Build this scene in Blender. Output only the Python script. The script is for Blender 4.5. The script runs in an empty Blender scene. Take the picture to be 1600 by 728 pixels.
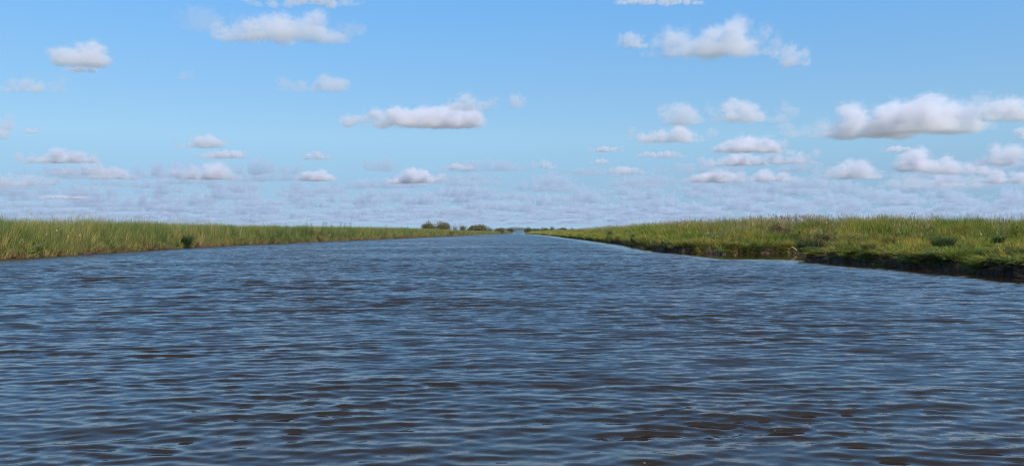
import bpy, math, random
import numpy as np
from mathutils import Vector, Euler

SC = bpy.context.scene
COL = SC.collection
rng = np.random.default_rng(7)
R = math.radians

# ---------------------------------------------------------------- camera, sky, sun, exposure
HC = 1.5                      # eye height over the water (m)
HZ = 361.0                    # horizon row in the 1600x728 photograph
FPX = 1280.0
cam = bpy.data.cameras.new('camera')
cam.sensor_width = 36.0; cam.lens = 36.0 * FPX / 1600.0
cam.clip_start = 0.1; cam.clip_end = 200000.0
cam_o = bpy.data.objects.new('camera', cam); COL.objects.link(cam_o)
cam_o.location = (0, 0, HC)
cam_o.rotation_euler = (R(90) - math.atan((364 - HZ) / FPX), 0, 0)
SC.camera = cam_o

SUN_EL, SUN_AZ = 45.0, 142.0   # azimuth clockwise from the view direction (+Y)
world = bpy.data.worlds.new('World'); SC.world = world; world.use_nodes = True
wt = world.node_tree
sky = wt.nodes.new('ShaderNodeTexSky'); sky.sky_type = 'NISHITA'
sky.sun_disc = False; sky.sun_elevation = R(SUN_EL); sky.sun_rotation = R(SUN_AZ)
sky.altitude = 0; sky.air_density = 0.7; sky.dust_density = 0.0; sky.ozone_density = 4.0
bg = wt.nodes['Background']; bg.inputs['Strength'].default_value = 0.15
tcw = wt.nodes.new('ShaderNodeTexCoord')
up = wt.nodes.new('ShaderNodeVectorMath'); up.operation = 'ADD'; up.inputs[1].default_value = (0, 0, 0.10)
nz = wt.nodes.new('ShaderNodeVectorMath'); nz.operation = 'NORMALIZE'
gm = wt.nodes.new('ShaderNodeGamma'); gm.inputs['Gamma'].default_value = 0.60
gr_ = wt.nodes.new('ShaderNodeVectorMath'); gr_.operation = 'MULTIPLY'
# the air colour shifts from deep blue overhead to a paler, greyer blue low down
sep = wt.nodes.new('ShaderNodeSeparateXYZ'); wt.links.new(tcw.outputs['Generated'], sep.inputs[0])
rmp = wt.nodes.new('ShaderNodeValToRGB'); wt.links.new(sep.outputs[2], rmp.inputs[0])
_el = rmp.color_ramp.elements
while len(_el) < 5: _el.new(0.5)
for _e, (_p, _c) in zip(_el, [(0.0, (0.86, 1.00, 1.04)), (0.055, (1.06, 1.27, 1.27)), (0.11, (1.34, 1.67, 1.62)), (0.27, (1.00, 1.75, 2.20)), (0.75, (1.15, 2.0, 2.4))]):
    _e.position = _p; _e.color = (_c[0]/2.5, _c[1]/2.5, _c[2]/2.5, 1)
x25 = wt.nodes.new('ShaderNodeVectorMath'); x25.operation = 'SCALE'; x25.inputs['Scale'].default_value = 2.5
wt.links.new(rmp.outputs[0], x25.inputs[0]); wt.links.new(x25.outputs[0], gr_.inputs[1])
wt.links.new(tcw.outputs['Generated'], up.inputs[0]); wt.links.new(up.outputs[0], nz.inputs[0]); wt.links.new(nz.outputs[0], sky.inputs['Vector'])
wt.links.new(sky.outputs[0], gm.inputs['Color']); wt.links.new(gm.outputs[0], gr_.inputs[0]); wt.links.new(gr_.outputs[0], bg.inputs['Color'])

sun = bpy.data.lights.new('sun', 'SUN'); sun.energy = 5.0; sun.angle = R(0.53); sun.color = (1.0, 0.95, 0.88)
sun_o = bpy.data.objects.new('sun', sun); COL.objects.link(sun_o)
_d = Vector((math.sin(R(SUN_AZ)) * math.cos(R(SUN_EL)), math.cos(R(SUN_AZ)) * math.cos(R(SUN_EL)), math.sin(R(SUN_EL))))
sun_o.rotation_euler = _d.to_track_quat('Z', 'Y').to_euler()
sun_o.location = (60, -30, 60)

SC.view_settings.view_transform = 'Standard'; SC.view_settings.look = 'None'
SC.view_settings.exposure = 0.35; SC.view_settings.gamma = 1.0
SC.view_settings.use_curve_mapping = False
SC.render.engine = 'CYCLES'
cy = SC.cycles
cy.max_bounces = 12; cy.diffuse_bounces = 3; cy.glossy_bounces = 3; cy.transmission_bounces = 4
cy.volume_bounces = 7; cy.transparent_max_bounces = 16
cy.caustics_reflective = False; cy.caustics_refractive = False
cy.use_denoising = True; cy.denoiser = 'OPENIMAGEDENOISE'
cy.denoising_input_passes = 'RGB_ALBEDO_NORMAL'; cy.denoising_prefilter = 'ACCURATE'
cy.sample_clamp_direct = 3.0; cy.sample_clamp_indirect = 4.0
cy.use_adaptive_sampling = False
cy.pixel_filter_type = 'BLACKMAN_HARRIS'; SC.render.filter_size = 1.5; cy.filter_width = 1.15

def px(x, y_or_depth, depth=None):
    """photo column (and row) at a given distance -> world x (and z)"""
    if depth is None:
        return (x - 800.0) / FPX * y_or_depth
    return ((x - 800.0) / FPX * depth, depth, HC + (HZ - y_or_depth) / FPX * depth)

# ---------------------------------------------------------------- object helpers
def tag(o, label=None, cat=None, group=None, kind=None):
    if label: o['label'] = label
    if cat: o['category'] = cat
    if group: o['group'] = group
    if kind: o['kind'] = kind
    return o

def mesh_obj(name, V, F, mat=None, parent=None, smooth=False, loc=None):
    me = bpy.data.meshes.new(name)
    V = np.asarray(V, dtype=np.float32)
    if isinstance(F, np.ndarray):
        n, k = F.shape
        me.vertices.add(len(V)); me.vertices.foreach_set('co', V.ravel())
        me.loops.add(n * k); me.loops.foreach_set('vertex_index', F.astype(np.int32).ravel())
        me.polygons.add(n)
        me.polygons.foreach_set('loop_start', np.arange(0, n * k, k, dtype=np.int32))
        me.polygons.foreach_set('loop_total', np.full(n, k, dtype=np.int32))
        me.update(calc_edges=True)
    else:
        me.from_pydata([tuple(v) for v in V], [], F); me.update()
    if smooth:
        me.polygons.foreach_set('use_smooth', np.ones(len(me.polygons), dtype=bool))
    if mat: me.materials.append(mat)
    o = bpy.data.objects.new(name, me); COL.objects.link(o)
    if parent: o.parent = parent
    if loc: o.location = loc
    return o

def empty(name, loc, rz=0.0):
    o = bpy.data.objects.new(name, None); COL.objects.link(o)
    o.empty_display_size = 0.2
    o.location = loc; o.rotation_euler = (0, 0, rz)
    return o

def attr_f(o, name, arr, domain='POINT'):
    a = o.data.attributes.new(name, 'FLOAT', domain); a.data.foreach_set('value', np.asarray(arr, dtype=np.float32).ravel())

def attr_v(o, name, arr):
    a = o.data.attributes.new(name, 'FLOAT_VECTOR', 'POINT'); a.data.foreach_set('vector', np.asarray(arr, dtype=np.float32).ravel())

# value noise in 2-D / 3-D (numpy)
_T = np.random.default_rng(3).random(65536).astype(np.float32)
def _h(ix, iy, iz=0):
    return _T[(ix * 73856093 ^ iy * 19349663 ^ iz * 83492791) & 65535]
def vnoise2(x, y, seed=0):
    xi = np.floor(x).astype(np.int64); yi = np.floor(y).astype(np.int64)
    fx = x - xi; fy = y - yi; fx = fx*fx*(3-2*fx); fy = fy*fy*(3-2*fy)
    a = _h(xi, yi, seed); b = _h(xi+1, yi, seed); c = _h(xi, yi+1, seed); d = _h(xi+1, yi+1, seed)
    return (a*(1-fx)+b*fx)*(1-fy) + (c*(1-fx)+d*fx)*fy
def vnoise3(x, y, z, seed=0):
    xi = np.floor(x).astype(np.int64); yi = np.floor(y).astype(np.int64); zi = np.floor(z).astype(np.int64) + seed * 131
    fx = x - xi; fy = y - yi; fz = z + seed * 131 - zi
    fx = fx*fx*(3-2*fx); fy = fy*fy*(3-2*fy); fz = fz*fz*(3-2*fz)
    r = 0
    for dz, wz in ((0, 1-fz), (1, fz)):
        a = _h(xi, yi, zi+dz); b = _h(xi+1, yi, zi+dz); c = _h(xi, yi+1, zi+dz); d = _h(xi+1, yi+1, zi+dz)
        r = r + wz * ((a*(1-fx)+b*fx)*(1-fy) + (c*(1-fx)+d*fx)*fy)
    return r
def sstep(a, b, x):
    t = np.clip((x - a) / (b - a), 0, 1); return t*t*(3-2*t)

# ---------------------------------------------------------------- node helpers
class NT:
    def __init__(s, name):
        s.m = bpy.data.materials.new(name); s.m.use_nodes = True
        s.t = s.m.node_tree; s.n = s.t.nodes; s.l = s.t.links
        s.out = s.n['Material Output']; s.p = s.n['Principled BSDF']
    def new(s, kind, **kw):
        n = s.n.new(kind)
        for k, v in kw.items(): setattr(n, k, v)
        return n
    def link(s, a, b): s.l.new(a, b)
    def math(s, op, a, b=None, c=None):
        n = s.new('ShaderNodeMath', operation=op)
        for i, v in enumerate((a, b, c)):
            if v is None: continue
            if isinstance(v, (int, float)): n.inputs[i].default_value = v
            else: s.link(v, n.inputs[i])
        return n.outputs[0]
    def vmath(s, op, a, b=None):
        n = s.new('ShaderNodeVectorMath', operation=op)
        for i, v in enumerate((a, b)):
            if v is None: continue
            if isinstance(v, (tuple, list)): n.inputs[i].default_value = v
            elif op == 'SCALE' and i == 1:
                if isinstance(v, (int, float)): n.inputs['Scale'].default_value = v
                else: s.link(v, n.inputs['Scale'])
            else: s.link(v, n.inputs[i])
        return n.outputs[0]
    def noise(s, vec, scale, detail=3, rough=0.5, dist=0.0):
        n = s.new('ShaderNodeTexNoise'); n.inputs['Scale'].default_value = scale
        n.inputs['Detail'].default_value = detail; n.inputs['Roughness'].default_value = rough
        n.inputs['Distortion'].default_value = dist
        if vec is not None: s.link(vec, n.inputs['Vector'])
        return n
    def ramp(s, fac, stops):
        n = s.new('ShaderNodeValToRGB'); e = n.color_ramp.elements
        while len(e) < len(stops): e.new(0.5)
        for el, (p, c) in zip(e, stops): el.position = p; el.color = (*c, 1)
        s.link(fac, n.inputs[0]); return n.outputs[0]
    def mix(s, fac, a, b, blend='MIX'):
        n = s.new('ShaderNodeMix', data_type='RGBA', blend_type=blend)
        if isinstance(fac, (int, float)): n.inputs[0].default_value = fac
        else: s.link(fac, n.inputs[0])
        for i, v in ((6, a), (7, b)):
            if isinstance(v, tuple): n.inputs[i].default_value = (*v, 1)
            else: s.link(v, n.inputs[i])
        return n.outputs[2]

# ---------------------------------------------------------------- materials
def mat_water():
    k = NT('river_water')
    geo = k.new('ShaderNodeNewGeometry'); P = geo.outputs['Position']
    calm = k.new('ShaderNodeAttribute', attribute_name='calm').outputs['Fac']     # 1 in the open, lower in the lee of the bank
    fill = k.new('ShaderNodeAttribute', attribute_name='fill').outputs['Fac']     # share of the chop too fine for the mesh here
    def slope(scale, sx, sy, det, rough, seed):
        mp = k.new('ShaderNodeMapping'); k.link(P, mp.inputs['Vector'])
        mp.inputs['Scale'].default_value = (sx, sy, 1); mp.inputs['Location'].default_value = (seed, seed*1.7, 0)
        mp.inputs['Rotation'].default_value = (0, 0, R(4))
        n = k.noise(mp.outputs[0], scale, det, rough)
        return k.vmath('SUBTRACT', n.outputs['Color'], (0.5, 0.5, 0.5))
    fine = k.vmath('MULTIPLY', slope(11.0, 0.55, 1.0, 3, 0.6, 3.1), (0.22, 0.32, 0))
    chop = k.vmath('MULTIPLY', slope(2.4, 0.50, 1.0, 4, 0.62, 9.7), (0.7, 1.9, 0))
    swell = k.vmath('MULTIPLY', slope(0.33, 0.35, 1.0, 5, 0.68, 21.3), (0.25, 0.75, 0))
    # gusts: broad patches where the chop is stronger or weaker
    mp = k.new('ShaderNodeMapping'); k.link(P, mp.inputs['Vector']); mp.inputs['Scale'].default_value = (0.05, 0.11, 1)
    g = k.noise(mp.outputs[0], 1.0, 4, 0.6)
    gust = k.new('ShaderNodeMapRange'); k.link(g.outputs['Fac'], gust.inputs[0])
    gust.inputs[1].default_value = 0.35; gust.inputs[2].default_value = 0.65
    gust.inputs[3].default_value = 0.62; gust.inputs[4].default_value = 1.25
    far = k.vmath('ADD', chop, swell)
    # beyond the modelled chop only the near faces of the waves stand in view
    sp = k.new('ShaderNodeSeparateXYZ'); k.link(far, sp.inputs[0])
    cb = k.new('ShaderNodeCombineXYZ'); k.link(sp.outputs[0], cb.inputs[0])
    k.link(k.math('ADD', k.math('MULTIPLY', k.math('ABSOLUTE', sp.outputs[1]), 1.25), k.math('MULTIPLY_ADD', sp.outputs[1], 0.35, 0.05)), cb.inputs[1])
    far = k.vmath('SCALE', cb.outputs[0], fill)
    s = k.vmath('ADD', far, fine)
    s = k.vmath('SCALE', s, k.math('MULTIPLY', gust.outputs[0], calm))
    nrm = k.vmath('NORMALIZE', k.vmath('SUBTRACT', geo.outputs['Normal'], s))
    k.link(nrm, k.p.inputs['Normal'])
    b = k.noise(P, 0.08, 3, 0.5)
    k.link(k.mix(b.outputs['Fac'], (0.014, 0.009, 0.0052), (0.021, 0.0138, 0.0082)), k.p.inputs['Base Color'])
    k.p.inputs['Roughness'].default_value = 0.02
    k.p.inputs['IOR'].default_value = 1.333
    return k.m

def mat_ground():
    k = NT('marsh_soil')
    geo = k.new('ShaderNodeNewGeometry'); P = geo.outputs['Position']
    n1 = k.noise(P, 3.5, 6, 0.65); n2 = k.noise(P, 0.35, 4, 0.6)
    soil = k.ramp(n1.outputs['Fac'], [(0.3, (0.014, 0.009, 0.005)), (0.52, (0.042, 0.026, 0.014)), (0.72, (0.14, 0.088, 0.05))])
    turf = k.ramp(n1.outputs['Fac'], [(0.25, (0.045, 0.055, 0.018)), (0.5, (0.075, 0.085, 0.025)), (0.75, (0.15, 0.12, 0.05))])
    turf = k.mix(n2.outputs['Fac'], turf, k.ramp(n1.outputs['Fac'], [(0.3, (0.06, 0.075, 0.02)), (0.7, (0.12, 0.13, 0.03))]))
    veg = k.new('ShaderNodeAttribute', attribute_name='turf').outputs['Fac']
    f = k.math('ADD', veg, k.math('MULTIPLY', k.math('SUBTRACT', n1.outputs['Fac'], 0.5), 0.8))
    fr = k.new('ShaderNodeMapRange'); k.link(f, fr.inputs[0]); fr.inputs[1].default_value = 0.35; fr.inputs[2].default_value = 0.65
    k.link(k.mix(fr.outputs[0], soil, turf), k.p.inputs['Base Color'])
    k.p.inputs['Roughness'].default_value = 0.9
    bp = k.new('ShaderNodeBump'); bp.inputs['Strength'].default_value = 0.9; bp.inputs['Distance'].default_value = 0.12
    k.link(n1.outputs['Fac'], bp.inputs['Height']); k.link(bp.outputs[0], k.p.inputs['Normal'])
    return k.m

def mat_blade(name, live, mid, dry, dead_base=None, trans=0.35):
    """grass: three real blade colours chosen by the tuft's tint and the blade's own hue"""
    k = NT(name)
    tint = k.new('ShaderNodeAttribute', attribute_name='tint', attribute_type='INSTANCER').outputs['Fac']
    hue = k.new('ShaderNodeAttribute', attribute_name='hue').outputs['Fac']
    up = k.new('ShaderNodeAttribute', attribute_name='up').outputs['Fac']
    f = k.math('ADD', tint, k.math('MULTIPLY', k.math('SUBTRACT', hue, 0.5), 0.85))
    c = k.ramp(f, [(0.0, live), (0.5, mid), (1.0, dry)])
    if dead_base:
        fr = k.new('ShaderNodeMapRange'); k.link(up, fr.inputs[0]); fr.inputs[1].default_value = 0.08; fr.inputs[2].default_value = 0.34
        fr.inputs[3].default_value = 1.0; fr.inputs[4].default_value = 0.0
        c = k.mix(fr.outputs[0], c, dead_base)
    k.link(c, k.p.inputs['Base Color'])
    k.p.inputs['Roughness'].default_value = 0.6
    k.p.inputs['Specular IOR Level'].default_value = 0.25
    tr = k.new('ShaderNodeBsdfTranslucent'); k.link(c, tr.inputs['Color'])
    mx = k.new('ShaderNodeMixShader'); mx.inputs[0].default_value = trans
    k.link(k.p.outputs[0], mx.inputs[1]); k.link(tr.outputs[0], mx.inputs[2]); k.link(mx.outputs[0], k.out.inputs['Surface'])
    return k.m

def mat_leaf(name, a, b, trans=0.3):
    k = NT(name)
    hue = k.new('ShaderNodeAttribute', attribute_name='hue').outputs['Fac']
    c = k.ramp(hue, [(0.0, a), (1.0, b)])
    k.link(c, k.p.inputs['Base Color']); k.p.inputs['Roughness'].default_value = 0.6
    k.p.inputs['Specular IOR Level'].default_value = 0.25
    tr = k.new('ShaderNodeBsdfTranslucent'); k.link(c, tr.inputs['Color'])
    mx = k.new('ShaderNodeMixShader'); mx.inputs[0].default_value = trans
    k.link(k.p.outputs[0], mx.inputs[1]); k.link(tr.outputs[0], mx.inputs[2]); k.link(mx.outputs[0], k.out.inputs['Surface'])
    return k.m

def mat_plain(name, a, b, scale=8.0, rough=0.85):
    k = NT(name)
    tc = k.new('ShaderNodeTexCoord')
    n = k.noise(tc.outputs['Object'], scale, 4, 0.6)
    k.link(k.mix(n.outputs['Fac'], a, b), k.p.inputs['Base Color']); k.p.inputs['Roughness'].default_value = rough
    return k.m

def mat_cloud(name, dens, aniso=0.1, color=(0.985, 0.985, 0.99)):
    m = bpy.data.materials.new(name); m.use_nodes = True; t = m.node_tree
    t.nodes.remove(t.nodes['Principled BSDF'])
    v = t.nodes.new('ShaderNodeVolumePrincipled')
    v.inputs['Color'].default_value = (*color, 1); v.inputs['Density'].default_value = dens
    v.inputs['Anisotropy'].default_value = aniso
    t.links.new(v.outputs[0], t.nodes['Material Output'].inputs['Volume'])
    return m

# ---------------------------------------------------------------- shorelines (x at each y), read from the photograph
LEFT = np.array([(-80, -27.0), (30, -27.0), (43.6, -27.3), (50.5, -27.6), (61, -28.6), (75.3, -29.3), (91.4, -28.8), (100, -26.6),
                 (104, -28.2), (110, -28.0), (148, -23.4), (174.5, -21.8), (231, -18.0), (300, -14.0), (362, -11.3), (430, -4.0),
                 (470, -0.5), (560, 0.5), (760, -1.5), (900, -4), (960, -60), (1200, -220), (9000, -900)], float)
RIGHT = np.array([(-80, 16.5), (20, 16.6), (25.3, 16.5), (29.1, 16.4), (33.7, 16.2), (38.4, 15.6), (42.2, 14.9), (43.0, 15.2),
                  (54.9, 12.9), (57.3, 11.6), (61, 11.4), (73.8, 11.6), (93.7, 12.8), (174.5, 12.3), (226, 12.4), (320, 11.2),
                  (400, 8.8), (436, 7.2), (470, 7.6), (560, 9.5), (760, 14), (900, 18), (960, 70), (1200, 260), (9000, 1100)], float)
CREEK = np.array([(14.2, 42.6), (12.4, 55.2), (15.5, 54.6), (19.2, 54.9), (23.5, 53.4), (28, 50.8), (30, 48), (27, 46.4), (22, 44.6), (17.5, 43.3)], float)

def poly_dist(X, Y, pts, close=False):
    P = pts if not close else np.vstack([pts, pts[:1]])
    d = np.full(X.shape, 1e9)
    for (ax, ay), (bx, by) in zip(P[:-1], P[1:]):
        dx, dy = bx-ax, by-ay; L = dx*dx+dy*dy
        t = np.clip(((X-ax)*dx + (Y-ay)*dy)/L, 0, 1)
        d = np.minimum(d, np.hypot(X-ax-t*dx, Y-ay-t*dy))
    return d
def in_poly(X, Y, P):
    r = np.zeros(X.shape, bool); n = len(P)
    for i in range(n):
        x1, y1 = P[i]; x2, y2 = P[(i+1) % n]
        c = ((y1 > Y) != (y2 > Y))
        xi = (x2-x1)*(Y-y1)/((y2-y1) if y2 != y1 else 1e-9)+x1
        r ^= c & (X < xi)
    return r

def land_dist(X, Y, rough=True):
    """signed distance to the water's edge: + on land"""
    dl = poly_dist(X, Y, LEFT[:, ::-1]); dl = np.where(X < np.interp(Y, LEFT[:, 0], LEFT[:, 1]), dl, -dl)
    dr = poly_dist(X, Y, RIGHT[:, ::-1]); dr = np.where(X > np.interp(Y, RIGHT[:, 0], RIGHT[:, 1]), dr, -dr)
    dc = poly_dist(X, Y, CREEK, True); dc = np.where(in_poly(X, Y, CREEK), -dc, dc)
    dr = np.where(dr > 0, np.minimum(dr, dc), np.where(in_poly(X, Y, CREEK), np.minimum(-dc, dr), dr))
    d = np.maximum(dl, dr)
    if rough:
        a = sstep(500, 100, Y) * 0.8 + 0.2
        d = d + a * ((vnoise2(X*0.9, Y*0.9, 1)-0.5)*0.45 + (vnoise2(X*2.7, Y*2.7, 2)-0.5)*0.34 + (vnoise2(X*6, Y*6, 4)-0.5)*0.16)
    return d

def ground_z(X, Y, d=None):
    if d is None: d = land_dist(X, Y)
    rightside = X > 0
    top = np.where(rightside, 0.46 - 0.10*sstep(60, 120, Y), 0.26)
    top = top + (vnoise2(X*0.8, Y*0.8, 5)-0.5)*0.14 + (vnoise2(X*2.3, Y*2.3, 6)-0.5)*0.10
    w = np.where(rightside, 0.22, 0.5)
    rise = np.where(rightside, 0.35*sstep(2, 22, d), 0.25*sstep(1, 15, d))
    z = -0.55 + 0.5*sstep(-2.2, -0.15, d) + (top + 0.05)*sstep(-0.05, 1, d/w) + rise
    z = z + sstep(20, 300, d) * (vnoise2(X*0.01, Y*0.01, 8)-0.5)*0.5
    return z

def axis(parts):
    out = []
    for a, b, s in parts:
        n = max(1, int(round((b-a)/s))); out += list(np.linspace(a, b, n, endpoint=False))
    out.append(parts[-1][1]); return np.array(out)

def grid_mesh(name, xs, ys, zf, mat, smooth=True):
    X, Y = np.meshgrid(xs, ys); Z = zf(X, Y)
    nx, ny = len(xs), len(ys)
    V = np.stack([X, Y, Z], -1).reshape(-1, 3)
    i = np.arange(ny-1)[:, None]*nx + np.arange(nx-1)[None, :]
    F = np.stack([i, i+1, i+nx+1, i+nx], -1).reshape(-1, 4)
    return mesh_obj(name, V, F, mat, smooth=smooth), X, Y, Z

# ---------------------------------------------------------------- ground
xs = axis([(-9000, -900, 900), (-900, -100, 80), (-100, -36, 6), (-36, -25, 0.25), (-25, 9, 1.4), (9, 19, 0.11), (19, 32, 0.35), (32, 100, 5), (100, 900, 80), (900, 9000, 900)])
ys = axis([(-80, 16, 2.5), (16, 60, 0.13), (60, 130, 0.35), (130, 320, 1.2), (320, 1000, 5), (1000, 9000, 400)])
_D = {}
def _gz(X, Y):
    d = land_dist(X, Y); _D['d'] = d; return ground_z(X, Y, d)
g_o, GX, GY, GZ = grid_mesh('ground', xs, ys, _gz, mat_ground())
attr_f(g_o, 'turf', np.clip((_D['d'] - 0.35)/0.6, 0, 1))
tag(g_o, 'low marsh ground with dark earth banks along the river', None, None, 'structure')

# ---------------------------------------------------------------- water (real chop near the eye, finer ripples in its normals)
def build_water():
    rows = [-14.0]; st = [0.5]
    y = -14.0
    while y < 9000:
        s = 0.5 if y < 0 else 0.12 if y < 3 else (0.018 + 0.0034*(y-3)) if y < 130 else 0.45 + 0.02*(y-130)
        y += s; rows.append(y); st.append(s)
    ys = np.array(rows); ss = np.array(st)
    U = np.linspace(-1.05, 1.05, 1150)
    U = U + 0
    Yg = np.repeat(ys[:, None], len(U), 1); Sg = np.repeat(ss[:, None], len(U), 1)
    wid = np.where(ys < 0, 20 + 0*ys, 4.6 + 0.84*ys + 15.4*sstep(2.5, 0, ys))
    X0 = U[None, :] * wid[:, None]
    Dx = wid[:, None]*2.1/1150 + 0*X0
    res = np.maximum(Sg, Dx*0.45)
    r = np.random.default_rng(11)
    Z = np.zeros_like(X0); HX = np.zeros_like(X0); HY = np.zeros_like(X0)
    N = 120
    lam = np.exp(r.uniform(np.log(0.10), np.log(1.9), N))
    th = r.normal(0, 1, N)*np.clip(0.30 + 0.12/np.sqrt(lam/0.3), 0.3, 0.55) + R(-90) + R(5)
    peak = np.exp(-((np.log(lam/0.22))**2)/(2*0.55**2))
    slope_amp = 0.0200*peak + 0.0052
    ph = r.uniform(0, 6.283, N)
    tot = 0; lost = np.zeros(len(ys))
    gustn = 0.50 + 0.60*vnoise2(X0*0.16+4, Yg*0.3, 9) + 0.42*vnoise2(X0*0.045+4, Yg*0.08, 19)
    d = -land_dist(X0, Yg, False)
    lee = np.where(X0 > 0, sstep(0.3, 5.0, d), sstep(-0.3, 1.6, d))
    lee = np.where((X0 > 10) & (Yg > 43) & (Yg < 60) & (d < 5), lee*0.3, lee)
    calm = np.where(Yg > 600, 1.0, 0.12 + 0.88*lee)
    calm = np.where((X0 > 11) & (Yg > 43.3) & (Yg < 56.5) & (d < 4.5), 0.05, calm)
    for i in range(N):
        kk = 2*math.pi/lam[i]; a = slope_amp[i]/kk
        f = sstep(2.4, 4.5, lam[i]/res)
        rowlive = f.max(axis=1)
        sel = rowlive > 0.002
        cx, cyv = math.cos(th[i]), math.sin(th[i])
        p = kk*(X0[sel]*cx + Yg[sel]*cyv) + ph[i] + 1.1*(vnoise2(X0[sel]*0.45+i*7, Yg[sel]*0.45, 12+i)-0.5)*2
        af = a*f[sel]
        Z[sel] += af*np.cos(p); HX[sel] -= 0.55*af*cx*np.sin(p); HY[sel] -= 0.55*af*cyv*np.sin(p)
        tot += slope_amp[i]**2; lost += slope_amp[i]**2*(1-f.mean(axis=1)**2)
    A = gustn*calm*(0.56 + 0.84*vnoise2(X0*0.55+2, Yg*1.1, 29))
    Z *= A
    # the wind leans the crests towards the eye: short steep fronts, long gentle backs
    V = np.stack([X0+HX*A, Yg+HY*A-2.3*np.clip(Z, -0.06, 0.06), Z], -1).reshape(-1, 3)
    nx, ny = len(U), len(ys)
    i = np.arange(ny-1)[:, None]*nx + np.arange(nx-1)[None, :]
    F = np.stack([i, i+1, i+nx+1, i+nx], -1).reshape(-1, 4)
    o = mesh_obj('water', V, F, mat_water(), smooth=True)
    attr_f(o, 'fill', np.repeat(np.sqrt(lost/tot)[:, None], nx, 1))
    attr_f(o, 'calm', calm)
    tag(o, 'rippled dark blue river water running to the horizon', None, None, 'structure')
build_water()

# ---------------------------------------------------------------- grass tufts (sources live outside the scene)
SRC = {}
def blades(n, radius, h, w, lean, curl, seed, seg=3, head=None, spread_out=0.0, hmin=0.55):
    r = np.random.default_rng(seed)
    V = []; F = []; hue = []; up = []
    for b in range(n):
        a = r.uniform(0, 6.283); rr = radius*math.sqrt(r.random())
        bx, by = rr*math.cos(a), rr*math.sin(a)
        la = a + r.normal(0, 0.9); ln = abs(r.normal(0, lean)) + spread_out*rr/radius
        hh = h*r.uniform(hmin, 1.0); ww = w*r.uniform(0.6, 1.3)
        ta = r.uniform(0, 3.1416); tx, ty = math.cos(ta)*ww/2, math.sin(ta)*ww/2
        hv = r.random(); s0 = len(V)
        for k in range(seg+1):
            t = k/seg; off = hh*(ln*t + curl*t*t*t); zz = hh*(t - 0.35*curl*t*t*t)
            cx, cyy = bx+math.cos(la)*off, by+math.sin(la)*off
            wt = (1 - 0.85*t**1.5)
            V.append((cx-tx*wt, cyy-ty*wt, zz)); V.append((cx+tx*wt, cyy+ty*wt, zz)); hue += [hv, hv]; up += [zz/h, zz/h]
        for k in range(seg):
            q = s0+2*k; F.append((q, q+1, q+3, q+2))
        if head and r.random() < head[0]:
            hl, hw = head[1]*h, head[2]
            q0 = len(V)
            for k in range(4):
                t = k/3; pw = hw*(0.35, 1.0, 0.8, 0.1)[k]
                off = hh*(ln + curl) + hl*t*(ln+curl+0.25); zz = hh*(1-0.35*curl) + hl*t*0.85
                cx, cyy = bx+math.cos(la)*off, by+math.sin(la)*off
                V.append((cx-math.cos(ta)*pw, cyy-math.sin(ta)*pw, zz)); V.append((cx+math.cos(ta)*pw, cyy+math.sin(ta)*pw, zz))
                hue += [1.9, 1.9]; up += [1, 1]
            for k in range(3):
                q = q0+2*k; F.append((q, q+1, q+3, q+2))
    return np.array(V), np.array(F), np.array(hue), np.array(up)

def source_collection(name, mat, specs):
    c = bpy.data.collections.new(name)
    for i, sp in enumerate(specs):
        V, F, hue, up = blades(**sp)
        o = mesh_obj(name, V, F, mat)
        attr_f(o, 'hue', hue); attr_f(o, 'up', up)
        COL.objects.unlink(o); c.objects.link(o)
    return c

def scatter(name, pts, rot, scl, tint, coll, label, group=None):
    o = mesh_obj(name, pts, np.zeros((0, 4), int))
    n = len(pts)
    attr_v(o, 'rot', rot); attr_v(o, 'scl', scl); attr_f(o, 'tint', tint)
    a = o.data.attributes.new('pick', 'INT', 'POINT'); a.data.foreach_set('value', rng.integers(0, 1000, n).astype(np.int32))
    ng = bpy.data.node_groups.new(name, 'GeometryNodeTree')
    ng.interface.new_socket('Geometry', in_out='INPUT', socket_type='NodeSocketGeometry')
    ng.interface.new_socket('Geometry', in_out='OUTPUT', socket_type='NodeSocketGeometry')
    N = ng.nodes; L = ng.links
    gi = N.new('NodeGroupInput'); go = N.new('NodeGroupOutput')
    m2p = N.new('GeometryNodeMeshToPoints')
    ip = N.new('GeometryNodeInstanceOnPoints'); ip.inputs['Pick Instance'].default_value = True
    ci = N.new('GeometryNodeCollectionInfo'); ci.inputs['Collection'].default_value = coll
    ci.inputs['Separate Children'].default_value = True; ci.inputs['Reset Children'].default_value = True
    def na(nm, ty):
        q = N.new('GeometryNodeInputNamedAttribute'); q.data_type = ty; q.inputs['Name'].default_value = nm; return q.outputs['Attribute']
    L.new(gi.outputs[0], m2p.inputs['Mesh']); L.new(m2p.outputs[0], ip.inputs['Points']); L.new(ci.outputs[0], ip.inputs['Instance'])
    L.new(na('pick', 'INT'), ip.inputs['Instance Index']); L.new(na('scl', 'FLOAT_VECTOR'), ip.inputs['Scale'])
    e2r = N.new('FunctionNodeEulerToRotation'); L.new(na('rot', 'FLOAT_VECTOR'), e2r.inputs[0]); L.new(e2r.outputs[0], ip.inputs['Rotation'])
    L.new(ip.outputs[0], go.inputs[0])
    md = o.modifiers.new('scatter', 'NODES'); md.node_group = ng
    tag(o, label, None, group, 'stuff')
    return o

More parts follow.
